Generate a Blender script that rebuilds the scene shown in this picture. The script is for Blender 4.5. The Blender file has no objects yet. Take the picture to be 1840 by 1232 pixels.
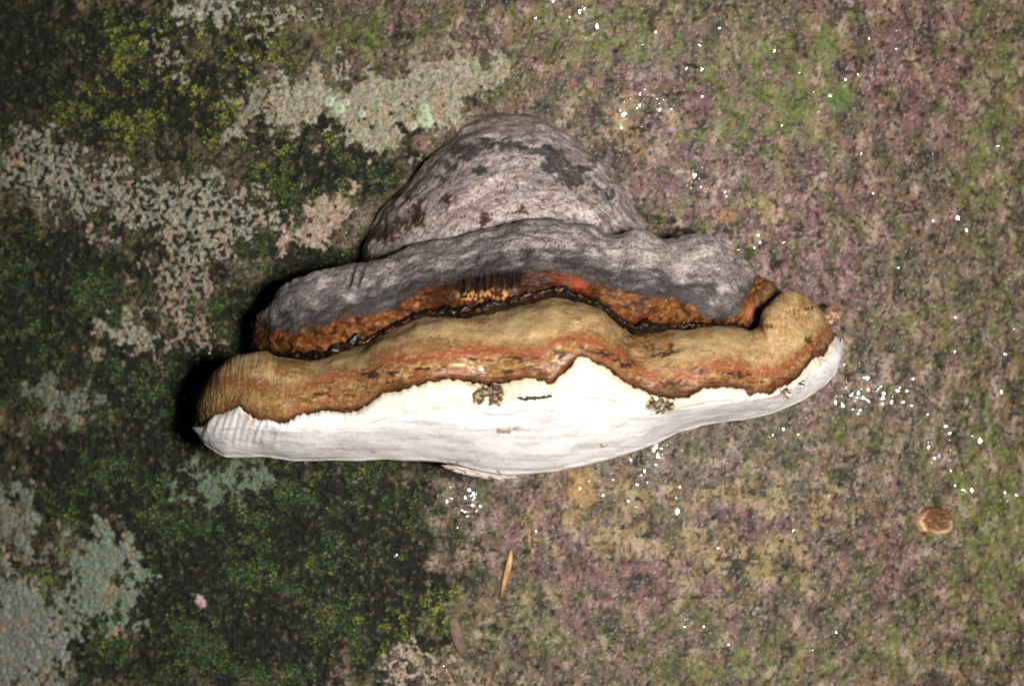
import bpy, math, random
import numpy as np

# ------------------------------------------------------------------ camera, light, exposure
scene = bpy.context.scene
D = 0.90                  # camera to the front of the trunk, metres
S = 0.00025               # metres per photo pixel in the plane y = 0
CX, CY = 920.0, 616.0
cam_d = bpy.data.cameras.new('camera')
cam = bpy.data.objects.new('camera', cam_d)
scene.collection.objects.link(cam)
cam.location = (0, -D, 0)
cam.rotation_euler = (math.radians(90), 0, 0)
cam_d.sensor_width = 36.0
cam_d.lens = 36.0 * D / (1840 * S)
cam_d.clip_start = 0.02
cam_d.clip_end = 50
cam_d.dof.use_dof = True
cam_d.dof.focus_distance = D - 0.072
cam_d.dof.aperture_fstop = 7.5
scene.camera = cam

world = bpy.data.worlds.new('World')
scene.world = world
world.use_nodes = True
bg = world.node_tree.nodes['Background']
bg.inputs[0].default_value = (0.75, 0.9, 1.0, 1)
bg.inputs[1].default_value = 0.025

fl = bpy.data.lights.new('flash', 'AREA')
fl.shape = 'DISK'
fl.size = 0.12
fl.energy = 18.4
fl.color = (1.0, 0.965, 0.92)
flash = bpy.data.objects.new('flash', fl)
scene.collection.objects.link(flash)
flash.location = (0.20, -0.92, -0.02)
from mathutils import Vector
flash.rotation_euler = (Vector((0.0, 0, -0.01)) - flash.location).to_track_quat('-Z', 'Y').to_euler()

scene.view_settings.view_transform = 'Standard'
scene.view_settings.look = 'None'
scene.view_settings.exposure = 0.0
scene.view_settings.gamma = 1.0
scene.cycles.use_denoising = True
scene.cycles.max_bounces = 6
scene.render.film_transparent = False

rng = np.random.default_rng(7)
random.seed(7)

# ------------------------------------------------------------------ helpers
def at(px, py, d):
    """photo pixel + protrusion from the trunk plane -> world point"""
    k = S * (D - d) / D
    px, py, d = np.broadcast_arrays(np.asarray(px, float), np.asarray(py, float), np.asarray(d, float))
    return np.stack([(px - CX) * k, -d, (CY - py) * k], -1)

def proj(P):
    s = D / (D + P[..., 1]) / S
    return CX + P[..., 0] * s, CY - P[..., 2] * s

_perm = np.random.default_rng(11).permutation(256)
_perm = np.concatenate([_perm, _perm, _perm])
_g = np.random.default_rng(12).normal(size=(256, 3))
_g /= np.linalg.norm(_g, axis=1)[:, None]
from concurrent.futures import ThreadPoolExecutor
_pool = ThreadPoolExecutor(4)
_gx, _gy, _gz = [np.ascontiguousarray(_g[:, k], np.float32) for k in range(3)]
_perm = _perm.astype(np.int32)
_ha = np.random.default_rng(13).uniform(0, 2 * np.pi, 256); _hx = np.cos(_ha).astype(np.float32); _hy = np.sin(_ha).astype(np.float32)
def _fade(t): return t * t * t * (t * (t * 6 - 15) + 10)
def _n3(x, y, z):
    xi = np.floor(x); yi = np.floor(y); zi = np.floor(z)
    xf, yf, zf = x - xi, y - yi, z - zi
    xi = xi.astype(np.int32) & 255; yi = yi.astype(np.int32) & 255; zi = zi.astype(np.int32) & 255
    u, v, w = _fade(xf), _fade(yf), _fade(zf)
    xa, xb = _perm[xi], _perm[xi + 1]
    def gr(xp, dx, dy, dz):
        h = _perm[_perm[xp + yi + dy] + zi + dz]
        return _gx[h] * (xf - dx) + _gy[h] * (yf - dy) + _gz[h] * (zf - dz)
    def l(p, q, t): return p + (q - p) * t
    a = l(l(gr(xa, 0, 0, 0), gr(xb, 1, 0, 0), u), l(gr(xa, 0, 1, 0), gr(xb, 1, 1, 0), u), v)
    b = l(l(gr(xa, 0, 0, 1), gr(xb, 1, 0, 1), u), l(gr(xa, 0, 1, 1), gr(xb, 1, 1, 1), u), v)
    return l(a, b, w) * np.float32(2.0)
def _n2(x, y, k):
    xi = np.floor(x); yi = np.floor(y)
    xf, yf = x - xi, y - yi
    xi = xi.astype(np.int32) & 255; yi = yi.astype(np.int32) & 255
    u, v = _fade(xf), _fade(yf)
    xa, xb = _perm[(xi + k * 7) & 255], _perm[(xi + 1 + k * 7) & 255]
    def gr(xp, dx, dy):
        h = _perm[(_perm[xp + yi + dy] + k) & 255]
        return _hx[h] * (xf - dx) + _hy[h] * (yf - dy)
    def l(p, q, t): return p + (q - p) * t
    return l(l(gr(xa, 0, 0), gr(xb, 1, 0), u), l(gr(xa, 0, 1), gr(xb, 1, 1), u), v) * np.float32(1.9)
def noise(x, y, z=0.0):
    two = np.ndim(z) == 0
    if two: x, y = np.broadcast_arrays(x, y)
    else: x, y, z = np.broadcast_arrays(x, y, z)
    sh = np.shape(x)
    x = np.ascontiguousarray(x, np.float32).ravel(); y = np.ascontiguousarray(y, np.float32).ravel()
    if two:
        k = int(round(float(z) * 7.31)) % 200
        fn = lambda i: _n2(x[i], y[i], k)
    else:
        z = np.ascontiguousarray(z, np.float32).ravel()
        fn = lambda i: _n3(x[i], y[i], z[i])
    n = len(x); C = 20000
    if n <= C: return fn(slice(0, n)).reshape(sh)
    out = np.empty(n, np.float32)
    def job(i0): out[i0:i0 + C] = fn(slice(i0, i0 + C))
    list(_pool.map(job, range(0, n, C)))
    return out.reshape(sh)
def fbm(x, y, z=0.0, o=4, g=0.5):
    x = np.asarray(x, np.float32); y = np.asarray(y, np.float32)
    three = np.ndim(z) > 0
    if three: z = np.asarray(z, np.float32)
    r = 0.0; a = 1.0; n = 0.0
    for k in range(o):
        f = np.float32(2**k); c = np.float32(math.cos(.55 + 1.1 * k)); s_ = np.float32(math.sin(.55 + 1.1 * k))
        if three:
            x1 = (x * c - z * s_) * f; z1 = (x * s_ + z * c) * f
            x2 = x1 * c - (y * f) * s_; y2 = x1 * s_ + (y * f) * c
            r = r + a * noise(x2 + 17.3 * k, y2 + 5.1 * k, z1 + 3.7 * k)
        else:
            r = r + a * noise((x * c - y * s_) * f + 17.3 * k, (x * s_ + y * c) * f + 5.1 * k, z + 3.7 * k)
        n += a; a *= g
    return r / n * 1.5
def sst(a, b, x):
    t = np.clip((np.asarray(x, float) - a) / (b - a), 0, 1)
    return t * t * (3 - 2 * t)
def lin(r, g, b):
    c = np.array([r, g, b]) / 255.0
    return np.where(c <= 0.04045, c / 12.92, ((c + 0.055) / 1.055) ** 2.4)
def mix(a, b, t):
    t = np.clip(np.asarray(t), 0, 1)
    if t.ndim: t = t[..., None]
    return a + (np.asarray(b) - a) * t
def blobs(px, py, L):
    """soft ellipses (cx, cy, rx, ry[, strength]); about 1 at the centre, 0.5 on the edge"""
    m = np.zeros(np.shape(px))
    for b in L:
        w = b[4] if len(b) > 4 else 1.0
        q = ((px - b[0]) / b[2]) ** 2 + ((py - b[1]) / b[3]) ** 2
        m = np.maximum(m, w * np.exp(-0.69 * q))
    return m

def new_obj(name, me, parent=None):
    o = bpy.data.objects.new(name, me)
    scene.collection.objects.link(o)
    if parent is not None: o.parent = parent
    return o
def tag(o, label=None, cat=None, group=None, kind=None):
    if label: o['label'] = label
    if cat: o['category'] = cat
    if group: o['group'] = group
    if kind: o['kind'] = kind
    return o
def make_mesh(name, co, quads, col=None, rgh=None, mat=None, smooth=True, tris=False):
    me = bpy.data.meshes.new(name)
    co = np.ascontiguousarray(co, np.float32).reshape(-1, 3)
    n = 3 if tris else 4
    quads = np.ascontiguousarray(quads, np.int32).reshape(-1, n)
    me.vertices.add(len(co)); me.vertices.foreach_set('co', co.ravel())
    me.loops.add(quads.size); me.loops.foreach_set('vertex_index', quads.ravel())
    me.polygons.add(len(quads))
    me.polygons.foreach_set('loop_start', np.arange(0, quads.size, n, dtype=np.int32))
    me.polygons.foreach_set('use_smooth', np.full(len(quads), smooth))
    me.update(calc_edges=True)
    if col is not None:
        c = np.ones((len(co), 4), np.float32); c[:, :3] = np.clip(np.asarray(col).reshape(-1, 3), 0.002, 0.9)
        at_ = me.attributes.new('Col', 'FLOAT_COLOR', 'POINT'); at_.data.foreach_set('color', c.ravel())
    if rgh is not None:
        at_ = me.attributes.new('rgh', 'FLOAT', 'POINT')
        at_.data.foreach_set('value', np.ascontiguousarray(np.broadcast_to(rgh, (len(co),)) if np.ndim(rgh) < 1 else np.asarray(rgh).ravel(), np.float32))
    if mat: me.materials.append(mat)
    return me
def grid_quads(nu, nv):
    i = np.arange(nu * nv).reshape(nu, nv)
    return np.stack([i[:-1, :-1], i[1:, :-1], i[1:, 1:], i[:-1, 1:]], -1).reshape(-1, 4)
def grid_normals(P):
    du = np.gradient(P, axis=0); dv = np.gradient(P, axis=1)
    n = np.cross(du, dv)
    n /= np.linalg.norm(n, axis=-1, keepdims=True) + 1e-12
    return n

def surface_mat(name, bump=0.3, chroma=0.0, scale=1500.0, bdist=0.0004, var=0.25, vscale=900.0, sss=0.0, spec=0.5, coat=0.0, detail=4.0):
    m = bpy.data.materials.new(name); m.use_nodes = True
    nt = m.node_tree; N = nt.nodes; L = nt.links
    bs = N['Principled BSDF']
    a = N.new('ShaderNodeAttribute'); a.attribute_name = 'Col'
    r = N.new('ShaderNodeAttribute'); r.attribute_name = 'rgh'
    tc = N.new('ShaderNodeTexCoord')
    n1 = N.new('ShaderNodeTexNoise'); n1.inputs['Scale'].default_value = vscale; n1.inputs['Detail'].default_value = detail
    n1.inputs['Roughness'].default_value = 0.65
    L.new(tc.outputs['Object'], n1.inputs['Vector'])
    mr = N.new('ShaderNodeMapRange')
    mr.inputs['From Min'].default_value = 0.3; mr.inputs['From Max'].default_value = 0.7
    mr.inputs['To Min'].default_value = 1 - var; mr.inputs['To Max'].default_value = 1 + var
    L.new(n1.outputs['Fac'], mr.inputs['Value'])
    mx = N.new('ShaderNodeVectorMath'); mx.operation = 'SCALE'
    L.new(mr.outputs[0], mx.inputs['Scale'])
    if chroma > 0:
        nc = N.new('ShaderNodeTexNoise'); nc.inputs['Scale'].default_value = vscale * .55; nc.inputs['Detail'].default_value = 3
        L.new(tc.outputs['Object'], nc.inputs['Vector'])
        ma = N.new('ShaderNodeVectorMath'); ma.operation = 'MULTIPLY_ADD'
        ma.inputs[1].default_value = (chroma * 2,) * 3; ma.inputs[2].default_value = (1 - chroma,) * 3
        L.new(nc.outputs['Color'], ma.inputs[0])
        mc = N.new('ShaderNodeVectorMath'); mc.operation = 'MULTIPLY'
        L.new(a.outputs['Color'], mc.inputs[0]); L.new(ma.outputs[0], mc.inputs[1]); L.new(mc.outputs[0], mx.inputs[0])
    else:
        L.new(a.outputs['Color'], mx.inputs[0])
    L.new(mx.outputs[0], bs.inputs['Base Color'])
    L.new(r.outputs['Fac'], bs.inputs['Roughness'])
    n2 = N.new('ShaderNodeTexNoise'); n2.inputs['Scale'].default_value = scale; n2.inputs['Detail'].default_value = 3
    L.new(tc.outputs['Object'], n2.inputs['Vector'])
    b = N.new('ShaderNodeBump'); b.inputs['Strength'].default_value = bump; b.inputs['Distance'].default_value = bdist
    L.new(n2.outputs['Fac'], b.inputs['Height']); L.new(b.outputs['Normal'], bs.inputs['Normal'])
    bs.inputs['Specular IOR Level'].default_value = spec
    bs.inputs['Coat Weight'].default_value = coat; bs.inputs['Coat Roughness'].default_value = 0.12
    if sss > 0:
        bs.inputs['Subsurface Weight'].default_value = sss
        bs.inputs['Subsurface Radius'].default_value = (1.0, 0.7, 0.5)
        bs.inputs['Subsurface Scale'].default_value = 0.0015
    return m

# ------------------------------------------------------------------ trunk
R, TX = 0.66, 0.03
def trunk_y(x):
    return R - np.sqrt(np.maximum(R * R - (x - TX) ** 2, 1e-6))
def nonuni(lo, hi, dense, n_out, far):
    a = np.arange(lo, hi, dense)
    k = np.linspace(1, 0, n_out, endpoint=False)
    left = lo - (k ** 2) * (far - abs(lo)); right = (hi + (np.linspace(0, 1, n_out + 1)[1:] ** 2) * (far - hi))
    return np.concatenate([left, a, right])
phi = nonuni(-0.45, 0.37, 0.66e-3 / R, 60, 1.6)
zz = nonuni(-0.178, 0.178, 0.66e-3, 40, 0.62)
PH, ZZ = np.meshgrid(phi, zz, indexing='ij')
B0 = np.stack([TX + R * np.sin(PH), R - R * np.cos(PH), ZZ], -1)
BN = np.stack([np.sin(PH), -np.cos(PH), 0 * PH], -1)
gx, gy = proj(B0)                                   # photo coordinates of the bark, used to lay out moss and lichen
gx = np.clip(gx, -600, 2440)
A = PH * R * 1000; Zm = ZZ * 1000                   # millimetres along the bark
wx = gx + 55 * fbm(A / 12, Zm / 12, 1, 5, .6); wy = gy + 50 * fbm(A / 12, Zm / 12, 9, 5, .6)
rag = fbm(A / 10, Zm / 10, 15, 6, .68); rag2 = fbm(A / 7, Zm / 8, 16, 5, .7)

moss_dense = blobs(wx, wy, [
    (40, 90, 120, 190), (250, 190, 240, 95), (200, 60, 160, 70), (430, 70, 110, 60, .8), (600, 285, 150, 60), (520, 320, 90, 60), (90, 500, 170, 110),
    (60, 640, 120, 120), (270, 470, 120, 60, .7), (300, 700, 200, 120), (400, 960, 330, 190), (620, 950, 170, 170),
    (420, 1140, 300, 120), (700, 1080, 110, 110), (120, 850, 120, 80), (160, 1150, 60, 90), (270, 860, 160, 120), (560, 460, 130, 60, .9),
    (440, 560, 90, 90, .85), (620, 870, 120, 40, .8), (60, 1040, 60, 40, .8), (800, 1010, 60, 60, .55), (770, 930, 60, 40, .6), (850, 1120, 70, 40, .5), (1220, 412, 60, 12, .75), (1392, 455, 30, 10, .7), (1150, 330, 20, 30, .5)])
moss_sparse = blobs(wx, wy, [
    (620, 60, 170, 50, .75), (1080, 60, 160, 70, .85), (1420, 190, 130, 80, 1), (1330, 90, 90, 50, .8), (1480, 70, 60, 50), (1290, 230, 70, 40, .9),
    (1790, 220, 70, 260, .75), (1760, 40, 100, 60, .6), (1780, 930, 100, 230, .85), (1720, 850, 60, 30), (1330, 1200, 170, 40, .9), (1590, 1150, 130, 70, .65),
    (930, 1120, 130, 60, .7), (1810, 580, 20, 16, 1.2), (1470, 800, 200, 60, .45), (1650, 560, 120, 90, .5), (1230, 400, 90, 30, .7), (1000, 160, 120, 30, .5),
    (770, 1100, 60, 60, .9), (1160, 1140, 120, 60, .5)])
edge_out = np.maximum(sst(40, -200, gx), sst(1800, 2000, gx))
edge_tb = np.maximum(sst(0, -150, gy), sst(1232, 1400, gy))
moss_dense = np.maximum(moss_dense, np.maximum(edge_out * (gx < 500), edge_tb * sst(900, 600, gx)) * (0.55 + 0.4 * fbm(A / 40, Zm / 40, 4)))
moss_sparse = np.maximum(moss_sparse, np.maximum(edge_out, edge_tb) * (0.5 + 0.5 * fbm(A / 40, Zm / 40, 14)))

lichen_defs = [   # label, base colour, dark-pit amount, ellipses
 ('broad pale grey lichen crust riddled with black pits, across the mossy left side', (150,150,134), 1.0, [(75,300,72,62),(190,345,70,45),(330,372,100,50),(440,400,60,42),(360,440,60,40),(230,385,60,30)]),
 ('pale grey-green lichen crust with round rosettes, above the dark moss left of the dome', (158,154,136), .35, [(640,185,120,50),(560,160,45,38),(790,160,50,60),(505,190,32,38),(700,235,50,28),(860,130,60,30)]),
 ('narrow upright strip of grey lichen between bright moss and the rosette lichen', (142,142,128), .1, [(447,190,18,48)]),
 ('small grey lichen crust at the upper edge above the yellow-green moss', (165,165,152), .2, [(380,12,48,20)]),
 ('broken pale lichen crust beside a dark crack near the upper edge', (150,150,130), .8, [(510,30,48,26),(470,60,30,18)]),
 ('rounded whitish lichen island in dark moss left of the ochre margin', (150,148,132), .5, [(232,605,46,28)]),
 ('ragged pinkish grey lichen column left of the grey shelf end', (146,134,118), .9, [(320,540,36,52),(352,600,34,36),(300,480,40,26),(365,500,26,22)]),
 ('pinkish cream lichen spot in the dark moss under the dome edge', (172,152,136), .2, [(590,388,34,40),(545,420,30,26)]),
 ('flat blue-grey lichen sheet in dark moss low on the trunk', (124,136,122), .15, [(190,1010,58,58),(188,1085,58,46)]),
 ('cool grey lichen sheet at the trunk edge low beside dark moss', (132,138,130), .3, [(40,1150,80,84),(20,1060,40,40)]),
 ('small dull grey lichen crust at the trunk edge below a dark crack', (122,128,116), .3, [(22,930,34,60),(62,985,26,24)]),
 ('dull grey-green lichen crust in the shade below the white rim', (104,120,104), .5, [(390,868,62,36),(450,850,30,22)]),
 ('faint grey lichen crust between moss cushions left of the bracket', (112,120,106), .5, [(100,712,48,36),(150,740,28,22)]),
 ('small pale lichen specks scattered in yellow-green moss', (150,148,132), .9, [(305,105,24,30),(240,112,16,14),(310,60,20,20)]),
 ('pinkish white lichen crust with black pits below the bright moss cushion', (170,152,136), .8, [(745,1198,50,28)]),
]
lich_total = np.zeros_like(gx); lich_raw = np.zeros_like(gx)
lich_masks = []
pits_n = fbm(A / 2.6, Zm / 2.6, 33, 3)
lwx = wx + 22 * fbm(A / 5, Zm / 5, 60, 4); lwy = wy + 22 * fbm(A / 5, Zm / 5, 90, 4); lfine = fbm(A / 1.6, Zm / 1.6, 20, 3)
lf1 = fbm(A / 3.2, Zm / 3.2, 71, 3); lf2 = fbm(A / 4, Zm / 4, 81, 3); lf3 = fbm(A / 1.7, Zm / 1.7, 86, 2)
for k, (lab, c, pit, L) in enumerate(lichen_defs):
    m = blobs(lwx, lwy, L); lich_raw = np.maximum(lich_raw, m * min(1, .35 + .65 * pit))
    m = m * 1.12 - 0.7 * pit * sst(0.28, 0.48, pits_n) + 0.26 * rag2 - 0.16 * lfine
    lich_masks.append(m)
    lich_total = np.maximum(lich_total, m)
lich_on = sst(0.42, 0.56, lich_total)
mossA = sst(0.36, 0.66, moss_dense + 0.45 * rag) * (1 - lich_on) * sst(.62, .30, fbm(A / 3.6, Zm / 3.6, 29, 4, .6))
mossB = sst(0.40, 0.90, moss_sparse * .9 + 0.6 * rag2) * (1 - lich_on)

n1 = fbm(A / 22, Zm / 16, 3, 5); n2 = fbm(A / 5.0, Zm / 3.4, 5, 4); n3 = fbm(A / 1.7, Zm / 1.5, 8, 3)
crack_v = sst(0.74, 0.95, 1 - np.abs(fbm(A / 7, Zm / 26, 40, 3)) * 2.2)
crack_h = sst(0.74, 0.95, 1 - np.abs(fbm(A / 30, Zm / 8, 44, 3)) * 2.2)
cr = np.maximum(crack_v, crack_h) * sst(-.1, .5, fbm(A / 18, Zm / 18, 47, 3))
wrinkle = noise(A / 60, Zm / 4.5, 70)
disp = (0.9 * n1 + 0.45 * n2 + 0.22 * n3 - 0.55 * cr + 0.25 * wrinkle) * 1e-3
disp += mossA * (0.6 + 1.1 * fbm(A / 4.5, Zm / 4.5, 25, 3)) * 1e-3 + mossB * 0.25e-3
disp -= 0.8e-3 * sst(0.25, 0.5, fbm(A / 2.6, Zm / 2.6, 34, 3)) * sst(0.2, 0.5, lich_total)
out_fade = 1 - 0.7 * np.maximum(sst(1.0, 1.6, np.abs(PH)), sst(.3, .6, np.abs(ZZ)))
BP = B0 + BN * (disp * out_fade)[..., None]

pink = blobs(wx, wy, [(1320, 420, 230, 130), (1420, 540, 130, 70), (1130, 1020, 160, 80), (1000, 940, 120, 60), (1360, 940, 60, 40), (1620, 120, 120, 140), (1180, 180, 90, 60), (1000, 90, 60, 40, .6), (1550, 1000, 100, 60, .7), (620, 70, 90, 40, .5)])
ochre = blobs(wx, wy, [(1000, 935, 80, 18), (1120, 950, 90, 16), (1240, 895, 160, 18), (1440, 895, 120, 22), (1320, 1000, 110, 34), (1180, 975, 110, 20), (1050, 880, 30, 36, 1.1), (1060, 385, 160, 20, .5), (1360, 380, 60, 26, .8), (1120, 215, 60, 40, .6)])
v1 = fbm(A / 2.4, Zm / 2.2, 50, 4, .6); v2 = fbm(A / 1.25, Zm / 1.2, 53, 3, .7); v3 = fbm(A / 8, Zm / 7, 56, 4)
g1 = fbm(A / 16, Zm / 18, 101, 7, .74); g2 = fbm(A / 12, Zm / 14, 104, 6, .74); g3 = fbm(A / 10, Zm / 13, 107, 6, .76); g4 = fbm(A / 14, Zm / 16, 110, 6, .74)
g5 = fbm(A / 8, Zm / 11, 113, 6, .8)
bark = np.broadcast_to(lin(96, 84, 70), gx.shape + (3,)).copy()
bark = mix(bark, lin(106, 78, 80), sst(.05, .7, pink * .9 + .9 * g1) * .9)
bark = mix(bark, lin(76, 78, 42), sst(-.05, .45, g4) * .8)
bark = mix(bark, lin(120, 106, 76), sst(.30, .62, ochre + .6 * g2) * .85)
bark = mix(bark, lin(118, 92, 72), sst(.12, .5, g2) * .5)
bark = mix(bark, lin(136, 122, 112), sst(.1, .6, g3) * .65)
bark = mix(bark, lin(46, 44, 38), sst(.1, .55, -g3) * .65)
bark = mix(bark, lin(52, 60, 34), sst(.1, .55, g5) * .5)
bark = mix(bark, lin(124, 76, 52), sst(.55, .85, fbm(A / 2.6, Zm / 3, 68, 3, .6)) * .35)
bark = mix(bark, lin(20, 21, 20), np.maximum(cr * .8, sst(.40, .62, fbm(A / 2.4, Zm / 2.8, 65, 3)) * .85))
bark = mix(bark, lin(158, 146, 138), sst(.5, .8, v2) * .55)
bark = mix(bark, lin(18, 19, 18), sst(.5, .72, fbm(A / 3.2, Zm / 3.6, 131, 4, .6)) * .8)
bl = (bark @ np.array([.3, .6, .1]))[..., None]
bark = np.clip(bl + (bark - bl) * 1.2, .004, 1); bark = bark * (.5 + .5 * np.clip(bl / .085, 0, 1.9)) * .77
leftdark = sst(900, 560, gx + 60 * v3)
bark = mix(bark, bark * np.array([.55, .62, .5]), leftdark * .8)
bark = mix(bark, lin(92, 106, 40), mossB * (.25 + .75 * sst(-.15, .45, v1)) * .75)
bark = mix(bark, mix(np.broadcast_to(lin(4, 6, 4), gx.shape + (3,)).copy(), lin(22, 28, 17), sst(-.1, .6, v1)), mossA * .94)
bark = mix(bark, lin(12, 13, 11), sst(.35, .55, lich_raw + .2 * rag2) * .8)
bark = mix(bark, lin(140, 104, 52), blobs(wx, wy, [(1040, 872, 34, 40)]) ** 2 * .8)
for (qx, qy, rr, c) in [(1027, 147, 5, (150, 76, 48)), (770, 181, 8, (112, 78, 46)), (688, 186, 7, (104, 84, 52)), (1310, 398, 14, (128, 92, 62)), (1470, 75, 14, (70, 88, 40)), (1510, 185, 20, (66, 84, 36))]:
    bark = mix(bark, lin(*c), sst(1.3, .7, np.hypot(wx * .3 + gx * .7 - qx, wy * .3 + gy * .7 - qy) / rr) * .8)
wet = blobs(wx, wy, [(1180, 190, 60, 120), (1290, 330, 90, 60), (1050, 50, 40, 50), (1560, 700, 110, 60), (1690, 800, 70, 60), (1180, 830, 70, 60), (850, 915, 30, 60), (1400, 640, 300, 300, .6), (1780, 880, 80, 50)])
brgh = 0.66 - 0.18 * wet + 0.22 * mossA + 0.05 * n3
m_bark = surface_mat('bark', chroma=.16, bump=0.4, scale=900, bdist=0.0006, var=0.36, vscale=1000, spec=0.28)
tree = new_obj('tree', None); tree.location = (TX, R, -0.62); tree.empty_display_size = .1
tag(tree, 'smooth barked tree trunk patched with moss and lichen, carrying the bracket fungus', 'tree')
off = np.array([TX, R, -0.62])
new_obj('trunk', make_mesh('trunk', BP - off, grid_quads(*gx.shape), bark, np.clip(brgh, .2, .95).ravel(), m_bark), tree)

# lichen crusts: thin plates draped over the bark
m_lich = surface_mat('lichen', chroma=.2, bump=0.5, scale=1100, bdist=0.0006, var=0.42, vscale=1000, spec=0.25)
def patch(name, mask, thick, colf, mat):
    keep = mask > 0.34
    q = grid_quads(*mask.shape)
    q = q[keep.ravel()[q].all(1)]
    used = np.unique(q)
    if len(used) < 20: return None
    remap = np.full(mask.size, -1); remap[used] = np.arange(len(used))
    h = -0.35e-3 + (thick + 0.35e-3) * sst(.36, .56, mask)
    h = h + 0.16e-3 * n3
    P = (BP + BN * h[..., None]).reshape(-1, 3)[used]
    col = colf().reshape(-1, 3)[used]
    base = P.mean(0); base[1] = P[:, 1].max()
    o = new_obj(name, make_mesh(name, P - base, remap[q], col, 0.85, mat))
    o.location = base
    return o
for k, (lab, c, pit, L) in enumerate(lichen_defs):
    c0 = c
    def colf():
        c = tuple(x * .83 for x in c0)
        t = np.broadcast_to(lin(*c), gx.shape + (3,)).copy()
        t = mix(t, lin(*[min(255, x * 1.22) for x in c]), sst(0, .6, v1) * .6)
        t = mix(t, lin(c[0] * 1.08, c[1] * .92, c[2] * .84), sst(0.05, .5, lf1) * .75)
        t = mix(t, lin(c[0] * .58, c[1] * .62, c[2] * .54), sst(.1, .6, -v2) * .7)
        t = mix(t, lin(86, 92, 50), sst(.2, .6, lf2) * .5)
        t = mix(t, lin(18, 20, 17), sst(.34, .52, lf3) * .9 * (.35 + .65 * pit))
        t = mix(t, lin(150, 112, 84), sst(.3, .6, g2) * .5)
        return t
    o = patch('lichen_patch', lich_masks[k], 0.45e-3, colf, m_lich)
    if o: tag(o, lab, 'lichen', 'lichen crusts on the bark')

# ------------------------------------------------------------------ moss leaves
def bark_at(px, py):
    """world point, normal on the bark under a photo position"""
    px = np.atleast_1d(np.asarray(px, float)); py = np.atleast_1d(np.asarray(py, float))
    X = (px - CX) * S
    for _ in range(12):
        X = (px - CX) * S * (D + trunk_y(X)) / D
    ph = np.arcsin(np.clip((X - TX) / R, -1, 1))
    z = (CY - py) * S * (D + trunk_y(X)) / D
    i = np.clip(np.searchsorted(phi, ph), 0, len(phi) - 1); j = np.clip(np.searchsorted(zz, z), 0, len(zz) - 1)
    return BP[i, j], BN[i, j]
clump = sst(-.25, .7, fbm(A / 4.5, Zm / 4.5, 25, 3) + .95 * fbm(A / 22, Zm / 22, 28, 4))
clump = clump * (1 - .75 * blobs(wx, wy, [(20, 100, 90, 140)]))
def moss_leaves(name, dens_mask, n, size, cols, seed, hueshift):
    r = np.random.default_rng(seed)
    area = np.outer(np.gradient(phi) * R, np.gradient(zz))
    w = (dens_mask * area * (np.abs(PH) < .75) * (np.abs(ZZ) < .25)).ravel(); w /= w.sum()
    idx = r.choice(w.size, n, p=w)
    i, j = np.unravel_index(idx, gx.shape)
    a = PH[i, j] + r.uniform(-.5, .5, n) * .7e-3 / R; z = ZZ[i, j] + r.uniform(-.5, .5, n) * .7e-3
    nor = BN[i, j]; tan = np.stack([np.cos(a), np.sin(a), 0 * a], -1); up = np.array([0, 0, 1.0])
    base = np.stack([TX + R * np.sin(a), R - R * np.cos(a), z], -1) + nor * (disp[i, j] - .2e-3)[:, None]
    th = r.uniform(0, 2 * np.pi, n); el = r.uniform(.15, 1.25, n)
    flat = tan * np.cos(th)[:, None] + up * np.sin(th)[:, None]
    d = flat * np.cos(el)[:, None] + nor * np.sin(el)[:, None]
    side = np.cross(d, nor); side /= np.linalg.norm(side, axis=1)[:, None] + 1e-9
    ln = size * r.uniform(.6, 1.5, n)[:, None]; wd = ln * r.uniform(.22, .34, n)[:, None]
    m = base + d * ln * .5
    tip = base + d * ln - nor * ln * .12
    V = np.stack([base, m + side * wd, tip, m - side * wd], 1)
    q = np.arange(n * 4).reshape(n, 4)
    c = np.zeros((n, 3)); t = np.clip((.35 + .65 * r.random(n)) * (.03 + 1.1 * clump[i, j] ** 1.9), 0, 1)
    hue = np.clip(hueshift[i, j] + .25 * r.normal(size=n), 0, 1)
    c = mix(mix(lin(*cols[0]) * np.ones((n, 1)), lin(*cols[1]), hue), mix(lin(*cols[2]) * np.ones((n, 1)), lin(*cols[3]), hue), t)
    brown = r.random(n) < .03
    c[brown] = lin(74, 60, 34)
    col = np.repeat(c[:, None], 4, 1)
    o = new_obj(name, make_mesh(name, V, q, col, 0.7, m_moss, smooth=False))
    return o
m_moss = surface_mat('moss_leaf', bump=0.0, var=0.2, vscale=700, spec=0.3)
yl = blobs(gx, gy, [(300, 170, 300, 130), (560, 100, 200, 90), (760, 1100, 80, 70, .9), (90, 1040, 80, 80, .5), (520, 240, 80, 30, .6)])
yl = np.clip(yl * .9 + .42 * fbm(A / 8, Zm / 8, 77, 4) - .04, 0, 1)
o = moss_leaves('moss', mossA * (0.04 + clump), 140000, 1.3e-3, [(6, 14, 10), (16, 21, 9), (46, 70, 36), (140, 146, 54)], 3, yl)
tag(o, 'dense dark green moss carpet over the shaded left side of the trunk', 'moss', kind='stuff')
o = moss_leaves('moss', mossB * sst(-.2, .4, fbm(A / 2.2, Zm / 2.2, 26, 3)), 32000, 0.85e-3, [(58, 70, 26), (84, 98, 34), (98, 116, 44), (140, 154, 58)], 4, np.full(gx.shape, .6))
tag(o, 'thin sprinkling of bright green moss over the pinkish bare bark', 'moss', kind='stuff')

# ------------------------------------------------------------------ bracket fungus
fungus = new_obj('bracket_fungus', None)
F0 = np.array([0.005, 0.0, -0.03]); fungus.location = F0
tag(fungus, 'hoof-shaped bracket fungus with grey crust, ochre margin and white pore surface', 'fungus')

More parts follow.
